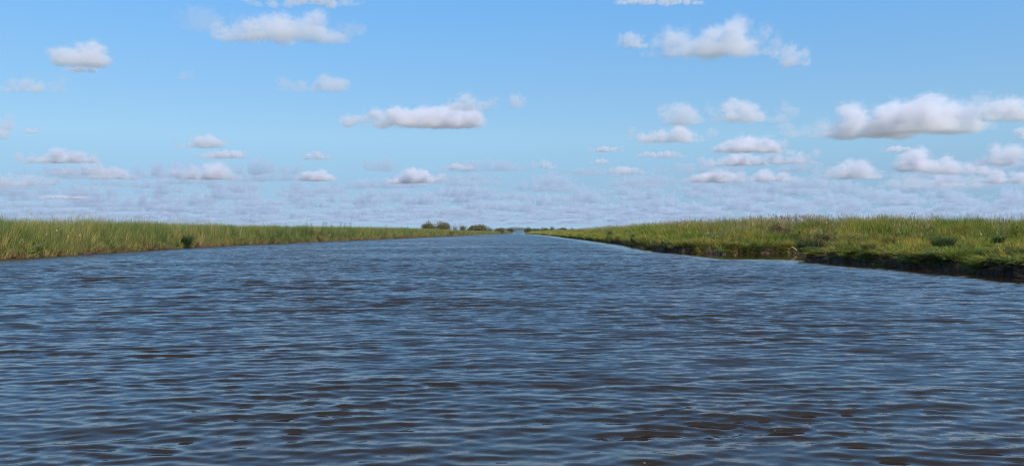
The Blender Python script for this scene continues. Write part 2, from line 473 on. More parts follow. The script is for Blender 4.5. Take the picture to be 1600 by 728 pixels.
GREEN = (0.052, 0.082, 0.018); LIME = (0.115, 0.130, 0.026); STRAW = (0.27, 0.20, 0.085)
m_reed = mat_blade('reed_blades', (0.062, 0.120, 0.032), (0.185, 0.205, 0.042), (0.40, 0.29, 0.105), dead_base=(0.30, 0.185, 0.085))
m_grass = mat_blade('meadow_blades', (0.055, 0.100, 0.012), (0.210, 0.240, 0.018), (0.42, 0.28, 0.065))
m_dead = mat_blade('dead_blades', (0.055, 0.032, 0.018), (0.17, 0.105, 0.055), (0.34, 0.22, 0.12), trans=0.15)
m_seed = mat_blade('seeding_blades', (0.10, 0.10, 0.03), (0.20, 0.155, 0.07), (0.31, 0.225, 0.12))
m_dark = mat_blade('dark_sedge_blades', (0.035, 0.065, 0.016), (0.065, 0.100, 0.022), (0.12, 0.12, 0.035))
m_rust = mat_blade('rust_blades', (0.07, 0.05, 0.018), (0.16, 0.095, 0.025), (0.24, 0.12, 0.04))

c_reed = source_collection('reed_tuft', m_reed, [dict(n=40, radius=0.30, h=1.0, w=0.030, lean=0.10, curl=0.16, seed=20+i, hmin=0.3) for i in range(7)]
                           + [dict(n=34, radius=0.3, h=1.06, w=0.034, lean=0.16, curl=0.3, seed=40+i, hmin=0.35) for i in range(3)])
c_reedtop = source_collection('reed_top_tuft', m_reed, [dict(n=10, radius=0.35, h=1.12, w=0.018, lean=0.12, curl=0.12, seed=60+i, hmin=0.7, head=(0.4, 0.10, 0.014)) for i in range(4)])
c_grass = source_collection('grass_tuft', m_grass, [dict(n=52, radius=0.24, h=1.0, w=0.028, lean=0.17, curl=0.22, seed=80+i, spread_out=0.12, hmin=0.3) for i in range(8)])
c_dead = source_collection('dead_tuft', m_dead, [dict(n=34, radius=0.22, h=1.0, w=0.022, lean=0.4, curl=0.5, seed=100+i, hmin=0.3) for i in range(6)])
c_seed = source_collection('seed_tuft', m_seed, [dict(n=9, radius=0.3, h=1.0, w=0.009, lean=0.16, curl=0.14, seed=120+i, hmin=0.75, head=(0.85, 0.14, 0.016)) for i in range(5)])

def candidates(x0, x1, y0, y1, n, keep=None):
    X = rng.uniform(x0, x1, n); Y = rng.uniform(y0, y1, n)
    d = land_dist(X, Y)
    return X, Y, d

def shore_points(side, y0, y1, dens, depth, dmin=0.0):
    """points in a strip of given depth behind the water's edge"""
    tab = LEFT if side < 0 else RIGHT
    n = int((y1-y0)*depth*dens)
    Y = rng.uniform(y0, y1, n)
    off = dmin + (depth-dmin)*rng.random(n)**1.15
    X = np.interp(Y, tab[:, 0], tab[:, 1]) + side*off
    d = land_dist(X, Y); ok = d > dmin
    return X[ok], Y[ok], d[ok]

def make_scatter(name, X, Y, d, coll, H, W, label, tint, tilt=0.12, zoff=-0.03, edge_lean=0.0, side=0):
    n = len(X); Z = ground_z(X, Y, d) + zoff
    rz = rng.uniform(0, 6.283, n)
    rot = np.stack([rng.normal(0, tilt, n), rng.normal(0, tilt, n), rz], -1)
    S = np.stack([W*rng.uniform(0.8, 1.25, n), W*rng.uniform(0.8, 1.25, n), H], -1)
    return scatter(name, np.stack([X, Y, Z], -1), rot, S, np.clip(tint, 0, 1), coll, label)

def patch(X, Y, s, seed):          # patches of one colour, in metres
    return vnoise2(X/s, Y/s, seed)*0.62 + vnoise2(X/s*2.9, Y/s*2.9, seed+1)*0.38

# -- left bank: a tall even reed bed
parts = [shore_points(-1, 30, 75, 15, 5, -0.06), shore_points(-1, 75, 130, 11, 6, -0.06), shore_points(-1, 130, 260, 6, 7, 0.1), shore_points(-1, 260, 500, 3, 8, 0.1),
         shore_points(-1, -10, 30, 6, 5, 0.1), shore_points(-1, 500, 900, 1.2, 10, 0.1), shore_points(-1, 30, 420, 0.55, 60, 5)]
X, Y, d = [np.concatenate(q) for q in zip(*parts)]
tb = (patch(X, Y*0.6, 4.5, 33)-0.5)*1.7 + 0.5
lowend = 1 - 0.30*sstep(170, 320, Y)
H = (1.98 - 0.14*sstep(60, 100, Y) + 0.32*sstep(0, 1.2, d)) * (0.72 + 0.44*patch(X, Y, 1.6, 31)) * rng.uniform(0.80, 1.10, len(X)) * lowend * (0.42 + 0.58*sstep(0, 1.1, d))
W = 0.95 + 0.35*sstep(80, 300, Y) + 0.8*sstep(5, 12, d)
tint = -0.02 + 0.75*(0.5*tb + 0.5*((patch(X, Y, 1.1, 35)-0.5)*1.9+0.5)) + rng.normal(0, 0.24, len(X)) + 0.10*sstep(150, 380, Y)
make_scatter('reed_bed', X, Y, d, c_reed, H, W, 'tall green reeds and sedge growing in a dense bed along the left bank', tint, tilt=0.07)
# shoots standing above the reeds
parts = [shore_points(-1, 30, 75, 1.6, 4, 0.5), shore_points(-1, 75, 150, 0.9, 5, 0.5), shore_points(-1, 150, 300, 0.5, 6, 0.5)]
X, Y, d = [np.concatenate(q) for q in zip(*parts)]
keep = patch(X, Y, 2.5, 41) > 0.42; X, Y, d = X[keep], Y[keep], d[keep]
H = 2.15*rng.uniform(0.84, 1.10, len(X))*(1 - 0.25*sstep(150, 300, Y))
make_scatter('reed_shoots', X, Y, d, c_reedtop, H, 1.0+0*H, 'thin reed shoots and seed heads sticking up above the left reed bed', 0.2+0.5*rng.random(len(X)), tilt=0.06)
# dead brown leaves hanging at the foot of the left bank
parts = [shore_points(-1, 30, 110, 30, 0.75, -0.12), shore_points(-1, 110, 300, 10, 0.8, -0.1)]
X, Y, d = [np.concatenate(q) for q in zip(*parts)]
kk = patch(X, Y, 1.3, 44) > 0.47; X, Y, d = X[kk], Y[kk], d[kk]
H = rng.uniform(0.25, 0.66, len(X))*(0.5+patch(X, Y, 1.6, 43))
make_scatter('dead_sedge', X, Y, d, c_dead, H, 1.0+0*H, 'brown dead sedge leaves at the foot of the left bank', 0.1+0.85*patch(X, Y, 1.2, 45)+rng.normal(0, .1, len(X)), tilt=0.2, zoff=-0.10)

# -- right bank: lush low grass near the edge, taller reed grass behind
def veg_h(X, Y, d):
    near = sstep(60, 52, Y)                              # the block in front of the creek
    h_near = 0.26 + 0.42*sstep(0.2, 4, d) + 0.72*sstep(5, 28, d)
    h_far = 0.70 + 1.05*sstep(0.1, 5.0, d)
    h_mid = 0.35 + 0.65*sstep(0.3, 3.5, d) + 0.72*sstep(3, 9, d)   # back bank of the creek mouth
    m = sstep(11.0, 13.5, X)*sstep(70, 60, Y)
    hf = h_far*(1-m) + h_mid*m
    h = h_near*near + hf*(1-near)
    return (0.87 + 0.13*sstep(55, 75, Y)) * h * (1 - 0.22*sstep(120, 260, Y) - 0.14*sstep(280, 420, Y))
parts = []
for (x0, x1, y0, y1, n) in ((15, 34, 18, 46, 8200), (34, 60, 18, 60, 6500), (12, 34, 46, 75, 8200), (34, 90, 46, 110, 9000), (10, 26, 75, 130, 6500), (26, 60, 75, 150, 3500), (60, 160, 60, 200, 4500), (15, 50, -10, 18, 2500)):
    parts.append(candidates(x0, x1, y0, y1, n))
parts += [shore_points(1, 55, 100, 14, 3, 0.05), shore_points(1, 100, 200, 8, 5, 0.05), shore_points(1, 200, 440, 3.5, 8, 0.05), shore_points(1, 440, 900, 1.2, 10, 0.1), shore_points(1, 18, 43, 16, 1.6, 0.08)]
X, Y, d = [np.concatenate(q) for q in zip(*parts)]
keep = (d > 0.10) & (vnoise2(X*1.3, Y*1.3, 57) + 0.25*rng.random(len(X)) > 0.30); X, Y, d = X[keep], Y[keep], d[keep]
vh = veg_h(X, Y, d)
tuss = patch(X, Y, 2.2, 51)
tuss = np.clip((0.5*tuss + 0.5*vnoise2(X*1.1, Y*1.1, 58) - 0.5)*2.6+0.5, 0, 1)
H = vh*(0.50 + 0.85*tuss)*rng.uniform(0.7, 1.2, len(X))
W = 1.0 + 0.5*sstep(45, 140, Y) + 0.5*sstep(30, 60, X)
tint = 0.5 + 1.25*(patch(X, Y, 2.2, 53)-0.56) + rng.normal(0, 0.23, len(X)) + 0.12*sstep(120, 300, Y)
make_scatter('meadow_grass', X, Y, d, c_grass, H, W, 'lush green tussock grass covering the right bank', tint, tilt=0.10)
# broad-leaved weeds and brambles growing in mounds through the grass
m_leafy = mat_blade('leafy_weed_leaves', (0.035, 0.070, 0.014), (0.095, 0.145, 0.022), (0.21, 0.20, 0.040))
def leafy_sources():
    c = bpy.data.collections.new('leafy_tuft')
    for i in range(6):
        r = np.random.default_rng(300+i); n = 190
        u = r.normal(size=(n, 3)); u /= np.linalg.norm(u, axis=1)[:, None]; u[:, 2] = np.abs(u[:, 2])
        P = u*(r.random(n)**0.4)[:, None]*np.array([0.5, 0.5, 1.0])*(0.75 + 0.5*vnoise3(u[:, 0]*2.5+5, u[:, 1]*2.5, u[:, 2]*2.5, i))[:, None]
        t = r.normal(size=(n, 3)); t /= np.linalg.norm(t, axis=1)[:, None]
        b = np.cross(t, u + 0.7*r.normal(size=(n, 3))); b /= np.linalg.norm(b, axis=1)[:, None]
        L = r.uniform(0.05, 0.11, n)[:, None]; V = np.stack([P-t*L, P-b*L*0.4, P+t*L, P+b*L*0.4], 1).reshape(-1, 3)
        o = mesh_obj('leafy_tuft', V, np.arange(n*4).reshape(-1, 4), m_leafy)
        attr_f(o, 'hue', np.repeat(r.random(n), 4)); attr_f(o, 'up', V[:, 2])
        COL.objects.unlink(o); c.objects.link(o)
    return c
c_leafy = leafy_sources()
parts = [candidates(15, 32, 18, 46, 2600), candidates(11, 30, 54, 80, 2400), candidates(30, 60, 25, 75, 1600), shore_points(1, 60, 180, 3.0, 3.5, 0.1), shore_points(1, 18, 39, 4.0, 1.2, 0.05)]
X, Y, d = [np.concatenate(q) for q in zip(*parts)]
keep = (d > 0.1) & (vnoise2(X*0.55, Y*0.4, 71)*0.6 + vnoise2(X*1.6, Y*1.2, 72)*0.4 > 0.50); X, Y, d = X[keep], Y[keep], d[keep]
H = veg_h(X, Y, d)*rng.uniform(0.55, 1.02, len(X))
make_scatter('leafy_weeds', X, Y, d, c_leafy, H, rng.uniform(0.7, 1.5, len(X)), 'dark green broad leaved weeds in mounds among the right bank grass', 0.35 + 1.1*(patch(X, Y, 1.8, 73)-0.5) + rng.normal(0, 0.15, len(X)), tilt=0.12)
parts = [shore_points(-1, 30, 110, 4.0, 0.9, 0.02), shore_points(-1, 110, 300, 2.0, 1.0, 0.02)]
X, Y, d = [np.concatenate(q) for q in zip(*parts)]
keep = vnoise2(X*0.5, Y*0.22, 81)*0.6 + vnoise2(X*1.6, Y*0.9, 82)*0.4 > 0.54; X, Y, d = X[keep], Y[keep], d[keep]
make_scatter('bank_weeds', X, Y, d, c_leafy, rng.uniform(0.3, 1.0, len(X)), rng.uniform(0.5, 1.1, len(X)), 'leafy green weeds growing low along the front of the left reed bed', 0.62 + 1.0*(patch(X, Y, 2.2, 83)-0.5) + rng.normal(0, 0.15, len(X)), tilt=0.15)
# seeding grass behind it, against the sky
parts = [candidates(10.5, 30, 56, 95, 1900), candidates(11, 22, 95, 175, 1100), candidates(20, 60, 30, 75, 1500), candidates(55, 110, 60, 120, 1200), shore_points(1, 170, 330, 0.8, 6, 0.3)]
X, Y, d = [np.concatenate(q) for q in zip(*parts)]
keep = (d > 1.2) & (patch(X, Y, 5, 61) > 0.50) & (d > 2.5); X, Y, d = X[keep], Y[keep], d[keep]
H = (veg_h(X, Y, d)*1.10 + 0.16)*rng.uniform(0.75, 1.16, len(X))
make_scatter('seeding_grass', X, Y, d, c_seed, H, 1.0+0*H, 'thin pinkish straw seed heads rising above the right bank grass', 0.45+0.5*rng.random(len(X)), tilt=0.10)
# brown dead roots and leaves over the right earth bank
parts = [shore_points(1, 20, 43, 9, 0.8, -0.05), shore_points(1, 55, 110, 12, 0.7, -0.1)]
q = candidates(12, 22, 53.5, 57, 900); kk = (q[2] > -0.05) & (q[2] < 0.7); parts.append(tuple(a[kk] for a in q))
X, Y, d = [np.concatenate(q) for q in zip(*parts)]
H = rng.uniform(0.14, 0.36, len(X))
make_scatter('dead_grass', X, Y, d, c_dead, H, 0.9+0*H, 'dead grass and roots hanging over the dark right earth bank', 0.05+0.6*patch(X, Y, 1.0, 65)+rng.normal(0, .1, len(X)), tilt=0.35, zoff=-0.04)

# turf and grass slumping over the edge of the right bank
parts = [shore_points(1, 18, 40, 6, 0.42, 0.0), shore_points(1, 55, 130, 5, 0.5, 0.0)]
q = candidates(12, 24, 53.5, 57, 1400); kk = (q[2] > 0.0) & (q[2] < 0.45); parts.append(tuple(a[kk] for a in q))
X, Y, d = [np.concatenate(q) for q in zip(*parts)]
kk = patch(X, Y, 1.1, 91) > 0.40; X, Y, d = X[kk], Y[kk], d[kk]; n = len(X)
rot = np.stack([rng.normal(0.15, 0.25, n), -rng.uniform(0.5, 1.5, n), rng.normal(0.2, 0.5, n)], -1)
scatter('overhanging_grass', np.stack([X, Y, ground_z(X, Y, d) - 0.02], -1), rot, np.stack([rng.uniform(0.7, 1.2, n)]*2 + [rng.uniform(0.25, 0.62, n)], -1),
        np.clip(0.55 + 1.2*(patch(X, Y, 1.5, 93)-0.5) + rng.normal(0, 0.2, n), 0, 1), c_grass, 'clumps of grass slumping over the edge of the right bank')

# ---------------------------------------------------------------- single plants that stand out
def foliage(rx, ry, rz, n, leaf, seed, lumps=7, zc=None, flat=0.0, hole=0.35):
    """leaf faces through the volume of an uneven crown made of lobes"""
    r = np.random.default_rng(seed)
    L = []
    for i in range(lumps):
        a = r.uniform(0, 6.283); q = math.sqrt(r.random())*0.62
        L.append((q*math.cos(a)*rx, q*math.sin(a)*ry, rz*r.uniform(0.35, 1.15)*(1-0.45*q), r.uniform(0.34, 0.6)))
    V = np.zeros((n*4, 3)); hue = np.zeros(n*4); c = 0
    while c < n:
        l = L[r.integers(len(L))]
        u = r.normal(size=3); u /= np.linalg.norm(u); rad = l[3]*(r.random()**0.33)*r.uniform(0.8, 1.12)
        p = np.array([l[0]+u[0]*rad*rx, l[1]+u[1]*rad*ry, l[2]+u[2]*rad*rz])
        if p[2] < 0.02: continue
        if float(vnoise3(np.array(p[0]/rx*4+9), np.array(p[1]/ry*4), np.array(p[2]/rz*4), seed % 17)) < hole: continue
        s = leaf*r.uniform(0.6, 1.3)
        t = r.normal(size=3); t /= np.linalg.norm(t); b = np.cross(t, u + 0.6*r.normal(size=3)); b /= np.linalg.norm(b)
        V[c*4:c*4+4] = [p-t*s-b*s*0.4, p+t*s-b*s*0.15, p+t*s+b*s*0.15, p-t*s+b*s*0.4]
        hue[c*4:c*4+4] = np.clip(0.5 + 0.35*(l[3]-0.47)*4 + r.normal(0, 0.18), 0, 1); c += 1
    F = np.arange(n*4).reshape(-1, 4)
    return V, F, hue

def tubes(paths, sides=6):
    """tapered limbs; each path is a list of (x, y, z, radius)"""
    V = []; F = []
    for P in paths:
        b = len(V)
        for k, (x, y, z, r_) in enumerate(P):
            a = Vector(P[max(0, k-1)][:3]); c = Vector(P[min(len(P)-1, k+1)][:3]); d = (c-a).normalized()
            u = d.orthogonal().normalized(); w = d.cross(u)
            for s in range(sides):
                t = 6.2832*s/sides; q = Vector((x, y, z)) + (u*math.cos(t)+w*math.sin(t))*r_
                V.append(tuple(q))
        for k in range(len(P)-1):
            for s in range(sides):
                F.append((b+k*sides+s, b+k*sides+(s+1) % sides, b+(k+1)*sides+(s+1) % sides, b+(k+1)*sides+s))
        F.append(tuple(b+(len(P)-1)*sides+s for s in range(sides)))
        F.append(tuple(b+s for s in range(sides-1, -1, -1)))
    return np.array(V), F

def limbs(rx, ry, rz, n, seed, r0):
    r = np.random.default_rng(seed); P = []
    for i in range(n):
        a = 6.283*i/n + r.uniform(-.4, .4); q = r.uniform(0.25, 0.85)
        tip = (rx*q*math.cos(a), ry*q*math.sin(a), rz*r.uniform(0.6, 1.05))
        pts = []
        for k in range(5):
            t = k/4
            pts.append((tip[0]*t**1.3+r.normal(0, .03)*rx*t, tip[1]*t**1.3+r.normal(0, .03)*ry*t, tip[2]*t - (0.15 if k == 0 else 0), r0*(1-0.85*t)))
        P.append(pts)
        for j in range(2):
            t0 = r.uniform(0.4, 0.7); s = [tip[m]*(t0**(1.3 if m < 2 else 1)) for m in range(3)]
            e = (s[0]+r.normal(0, .25)*rx, s[1]+r.normal(0, .25)*ry, s[2]+rz*r.uniform(.15, .4))
            P.append([(s[0], s[1], s[2], r0*(1-.85*t0)*.7), ((s[0]+e[0])/2, (s[1]+e[1])/2, (s[2]+e[2])/2+.02*rz, r0*.25), (*e, r0*.1)])
    return P

m_bark = mat_plain('bark', (0.10, 0.075, 0.055), (0.17, 0.13, 0.10), 12)
m_stem = mat_plain('stem', (0.09, 0.09, 0.04), (0.14, 0.11, 0.06), 20)
LEAF = {
    'weed': mat_leaf('weed_leaves', (0.075, 0.12, 0.03), (0.19, 0.22, 0.055)),
    'olive': mat_leaf('olive_leaves', (0.065, 0.070, 0.020), (0.20, 0.17, 0.05)),
    'brown': mat_leaf('brown_leaves', (0.075, 0.070, 0.020), (0.21, 0.17, 0.05)),
    'dark': mat_leaf('dark_leaves', (0.030, 0.046, 0.016), (0.090, 0.11, 0.032)),
    'green': mat_leaf('green_leaves', (0.045, 0.075, 0.018), (0.14, 0.17, 0.035)),
    'grey': mat_leaf('grey_twig_leaves', (0.20, 0.185, 0.17), (0.30, 0.27, 0.26)),
    'rust': mat_leaf('rust_leaves', (0.07, 0.030, 0.014), (0.17, 0.075, 0.030)),
}
def shrub(label, x0, x1, ytop, dist, mat, name='shrub', cat='shrub', group=None, n=4200, leaf=None, nl=6, seed=0, ybase=None, depth=0.9, lumps=8, hole=0.18):
    x = px((x0+x1)/2, dist); w = (x1-x0)/FPX*dist/2
    gz = float(ground_z(np.array([x]), np.array([float(dist)]))[0])
    z0 = gz if ybase is None else max(gz, HC + (HZ-ybase)/FPX*dist)
    top = HC + (HZ-ytop)/FPX*dist; h = top - z0
    e = empty(name, (x, dist, z0), 0); tag(e, label, cat, group)
    leaf = leaf or max(0.05, w*0.065)
    V, F, hue = foliage(w*1.0, w*depth, h*0.78, n, leaf, 500+seed, lumps, hole=hole)
    V[:, 2] *= h/np.percentile(V[:, 2], 99.6); V[:, 0] *= w/np.percentile(np.abs(V[:, 0]), 98.5)
    o = mesh_obj('crown', V, F, LEAF[mat], e); attr_f(o, 'hue', hue)
    V, F = tubes(limbs(w*0.9, w*0.8*depth, h*0.9, nl, 700+seed, 0.05*min(w, 2)))
    mesh_obj('trunk', V, F, m_bark, e)
    return e

S = shrub
S('round dark olive bush, leftmost of the distant row on the left bank', 657, 679, 346.5, 296, 'olive', 'willow_bush', 'bush', seed=1)
S('wide olive brown bush with dark left side, second in the distant left row', 679, 703, 347, 302, 'brown', 'willow_bush', 'bush', seed=2, n=3400)
S('bare grey bush with thin leafless twigs between the distant green bushes', 703, 719, 348, 306, 'grey', 'bare_bush', 'bush', seed=3, n=1100, leaf=0.05, nl=16, hole=0.5)
S('small low olive bush right of the bare grey bush', 717, 731, 352, 304, 'olive', 'willow_bush', 'bush', seed=4, n=2000)
S('long low rust and olive bush, widest on the distant left bank', 733, 765, 351.5, 392, 'brown', 'willow_bush', 'bush', seed=5, n=4200, depth=0.5, lumps=12)
S('little dark bush at the right end of the long low bush', 761, 770, 354, 396, 'dark', 'willow_bush', 'bush', seed=6, n=1200)
S('low reddish bush on the left bank near where the river narrows', 768, 788, 356, 420, 'brown', 'willow_bush', 'bush', seed=7, n=1600)
S('dark bush on the left tip of land where the river narrows', 791, 803, 357, 476, 'dark', 'willow_bush', 'bush', seed=8, n=1800, ybase=365)
S('faint dark low bush on the skyline behind the left reeds, left of two', 600, 614, 355, 420, 'dark', 'willow_bush', 'bush', seed=9, n=900, depth=.5)
S('faint dark low bush on the skyline behind the left reeds, right of two', 625, 639, 354.5, 420, 'dark', 'willow_bush', 'bush', seed=10, n=900, depth=.5)
S('round dark green tree standing at the water on the distant right bank', 818, 830, 354.8, 448, 'green', 'willow_tree', 'tree', seed=11, n=2600, ybase=365.3)
S('low dark bush just right of the round tree on the distant right bank', 828, 839, 356.8, 440, 'dark', 'willow_bush', 'bush', seed=12, n=1100)
S('small dark bush second right of the round tree on the distant right bank', 837, 847, 357, 436, 'dark', 'willow_bush', 'bush', seed=13, n=1100)
S('rust brown bush on the distant right bank before the dark domed bush', 845, 858, 355, 400, 'brown', 'willow_bush', 'bush', seed=14, n=1500)
S('dark green domed bush on the skyline of the distant right bank', 858, 868, 353.2, 380, 'dark', 'willow_bush', 'bush', seed=15, n=1500)
S('long low reddish brown bush on the skyline of the right bank', 866, 886, 356, 370, 'brown', 'willow_bush', 'bush', seed=16, n=2200, depth=.5)
S('small pinkish brown bush behind the right bank grass, nearest of the skyline bushes', 889, 900, 355.5, 330, 'rust', 'willow_bush', 'bush', seed=17, n=1200)

# tall leafy weeds
def weed(label, xp, ytop, dist, group=None, seed=0, lean=0.1, leaf=0.07, mat='green', name='tall_weed', cat='weed', cl=None, spread=1.0):
    r = np.random.default_rng(900+seed)
    x = px(xp, dist); gz = float(ground_z(np.array([x]), np.array([float(dist)]))[0])
    h = HC + (HZ-ytop)/FPX*dist - gz
    e = empty(name, (x, dist, gz - 0.03), r.uniform(0, 6.28)); tag(e, label, cat, group)
    P = [[(lean*h*(t**1.6), 0.03*h*math.sin(3*t), h*t, 0.012*(1-0.7*t)) for t in np.linspace(0, 1, 7)]]
    V, F = tubes(P, 5); mesh_obj('stem', V, F, m_stem, e)
    V = []; hue = []
    n = 46
    for i in range(n):
        t = 0.35 + 0.65*i/n; a = i*2.4; L = leaf*(1.6-0.9*t)*r.uniform(.8, 1.3)*1.6*spread
        c = np.array([lean*h*t**1.6, 0.03*h*math.sin(3*t), h*t]); dr = np.array([math.cos(a), math.sin(a), 0.55])
        sd = np.array([-math.sin(a), math.cos(a), 0])*L*0.22
        V += [c, c+dr*L*0.5-sd, c+dr*L*np.array([1, 1, .5]), c+dr*L*0.5+sd]; hue += [r.random()]*4
    o = mesh_obj('leaves', np.array(V), np.arange(len(V)).reshape(-1, 4), LEAF[mat], e); attr_f(o, 'hue', hue)
    return e
W_ = weed
gw = 'tall weeds rising above the left reeds'
W_('single leafy weed above the left reeds, leftmost of the tall weeds', 447, 348, 100, gw, 1, 0.05, 0.11)
W_('single leafy weed above the left reeds, second from the left', 459, 348.5, 102, gw, 2, 0.04, 0.11)
for i, (xp, yt, dd) in enumerate([(480, 347.5, 112), (490, 348, 114), (500, 346.5, 115), (509, 347, 114), (519, 348.5, 115), (529, 346.5, 118), (537, 348.5, 120), (546, 347.5, 122)]):
    W_('leaning leafy weed in the clump of tall weeds above the left reeds', xp, yt, dd, 'clump of leaning weeds above the left reeds', 10+i, 0.10 + 0.05*(i % 3), 0.19, 'weed')
W_('lone thin weed above the left reeds, right of the weed clump', 605, 350.5, 150, gw, 30, 0.03, 0.15)
gr = 'tall weeds rising above the right grass'
for i, (xp, yt, lb) in enumerate([(1161, 339, 'green weed above the right grass, leftmost of the tall weeds there'), (1191, 334.5, 'tallest dense green weed above the right grass'),
                                  (1215, 335.5, 'leafy green weed above the right grass, third from the left'), (1230, 335.5, 'thin upright weed above the right grass, fourth from the left'),
                                  (1245, 332.5, 'weed with a nodding top above the right grass, fifth from the left'), (1266, 338, 'short weed above the right grass, right of the nodding one'),
                                  (1296, 344, 'low green weed on the right skyline, rightmost of the tall weeds')]):
    W_(lb, xp, yt, 60+(i % 3), gr, 40+i, 0.02+0.02*(i % 3), 0.10, 'olive' if i % 2 else 'green')
for i, (xp, yt, lb) in enumerate([(1558, 335, 'dry seeding stalk against the sky near the right edge, left of a pair'), (1572, 333, 'dry seeding stalk against the sky near the right edge, right of a pair')]):
    W_(lb, xp, yt, 38, 'dry stalks near the right edge', 60+i, 0.12, 0.05, 'grey', 'dry_stalk', 'stalk')

# tussocks: blades grown from one point
def tussock(label, xp, ybase, ytop, dist, wpx, mat, seed=0, n=260, name='tussock', cat='tussock', w=0.012, spread=0.4, lean=0.22, curl=0.35, group=None):
    x = px(xp, dist); d_ = np.array([x]); gz = float(ground_z(d_, np.array([float(dist)]))[0])
    z0 = max(gz, HC + (HZ-ybase)/FPX*dist) - 0.03
    h = HC + (HZ-ytop)/FPX*dist - z0; rad = wpx/2/FPX*dist
    V, F, hue, up = blades(int(n*1.6), rad*0.85, h*1.05, w, lean, curl, 1200+seed, seg=4, spread_out=spread*0.45, hmin=0.25)
    o = mesh_obj(name, V, F, mat, loc=(x, dist, z0)); attr_f(o, 'hue', hue*0.9); attr_f(o, 'up', up)
    tag(o, label, cat, group); return o
T = tussock
T('dark green sedge tussock at the water, darkest clump on the left bank', 287, 387, 363, 73.0, 17, m_dark, 1, 520, w=0.03)
T('dark brown grass clump on the corner of the near right bank at the creek mouth', 1258, 394, 373, 42.9, 18, m_dark, 2, 520, w=0.024, spread=.35)
T('orange rust grass patch behind the dark corner clump', 1270, 392, 361, 46, 26, m_rust, 3, 420, w=0.018)
T('bright green grass clump hanging over the earth bank near the right edge', 1530, 418, 402, 28.4, 24, m_grass, 4, 480, spread=.8, curl=.7)
T('dark tussock on the bank edge left of the middle of the near right bank', 1354, 395, 374, 38.0, 20, m_dark, 5, 420, spread=.5)
T('dark sedge tussock on the bank edge, second right of the corner clump', 1316, 395, 378, 40.5, 20, m_dark, 6, 300, spread=.6)
T('broad dark tussock among bright grass in the middle of the right meadow', 1474, 384, 365, 36.5, 34, m_dark, 7, 620, spread=.8)
T('small dark tussock in the meadow near the right edge', 1561, 378, 366, 36, 15, m_dark, 8, 360, spread=.6)
T('bushy dark sedge tussock on the bank at the far right edge', 1590, 408, 381, 28.6, 38, m_dark, 9, 900, spread=.6)
T('low dark green tussock just above the earth bank near the right edge', 1545, 401, 386, 30, 34, m_dark, 10, 560, spread=.8)
T('straw coloured grass clump on the bank between dark tussocks', 1388, 385, 366, 41, 16, m_rust, 11, 260)
T('dark sedge clump overhanging the earth bank in the middle of the near right bank', 1425, 412, 392, 32.8, 34, m_dark, 12, 520, spread=.8, curl=.7)
T('dark olive tussock on the back bank of the creek, left side', 1120, 381, 366, 58, 20, m_dark, 13, 360)
T('dark olive tussock low on the back bank of the creek, near the middle', 1158, 384, 371, 57, 14, m_dark, 14, 260)
S('reddish brown withered dock bush above the creek mouth', 1201, 1236, 351, 62, 'rust', 'dock_bush', 'bush', seed=30, n=1500, leaf=0.05, ybase=364, depth=.7)
S('small dark leafy bush in the grass right of the withered dock bush', 1284, 1297, 364, 52, 'olive', 'leafy_bush', 'bush', seed=31, n=900, leaf=0.045, ybase=375)
S('dark rounded shrub overhanging the water on the distant right bank', 944, 970, 362, 106, 'dark', 'leafy_bush', 'bush', seed=32, n=1700, leaf=0.09, ybase=377)
S('dark shrub at the water edge right of the small bay on the right bank', 986, 1006, 366, 79, 'dark', 'leafy_bush', 'bush', seed=33, n=1500, leaf=0.07, ybase=380)

# dead reed mound, stick, driftwood
V, F, hue, up = blades(700, 1.0, 0.9, 0.05, 0.9, 1.0, 1500, seg=3, hmin=0.2)
V[:, 0] *= 4.6; V[:, 1] *= 1.6; V[:, 2] *= 1.25
o = mesh_obj('dead_reed_mound', V, F, m_dead, loc=(px(678, 236), 236, 0.75)); attr_f(o, 'hue', hue*0.6+0.8); attr_f(o, 'up', up)
tag(o, 'pale mound of dead reeds on the left bank below the first round bush', 'reed mound')
m_wood = mat_plain('pale_wood', (0.34, 0.26, 0.17), (0.44, 0.35, 0.25), 30)
p0 = Vector(px(50, 386, 45.3)); p1 = Vector(px(71, 379, 44.6))
V, F = tubes([[(*(p0.lerp(p1, t) - p0), 0.022*(1-.6*t)) for t in np.linspace(0, 1, 6)]], 6)
tag(mesh_obj('fallen_reed_stalk', V, F, m_wood, loc=tuple(p0)), 'pale broken reed stalk leaning over the left bank', 'reed stalk')
p0 = Vector(px(1237, 386, 53.6)); p1 = Vector(px(1245, 392, 53.2))
V, F = tubes([[(*(p0.lerp(p1, t) - p0 + Vector((0, 0, 0.05*math.sin(3*t)))), 0.035*(1-.4*t)) for t in np.linspace(0, 1, 6)]], 6)
tag(mesh_obj('root', V, F, m_wood, loc=tuple(p0)), 'pale bare root sticking out of the creek bank beside the dark corner clump', 'root')

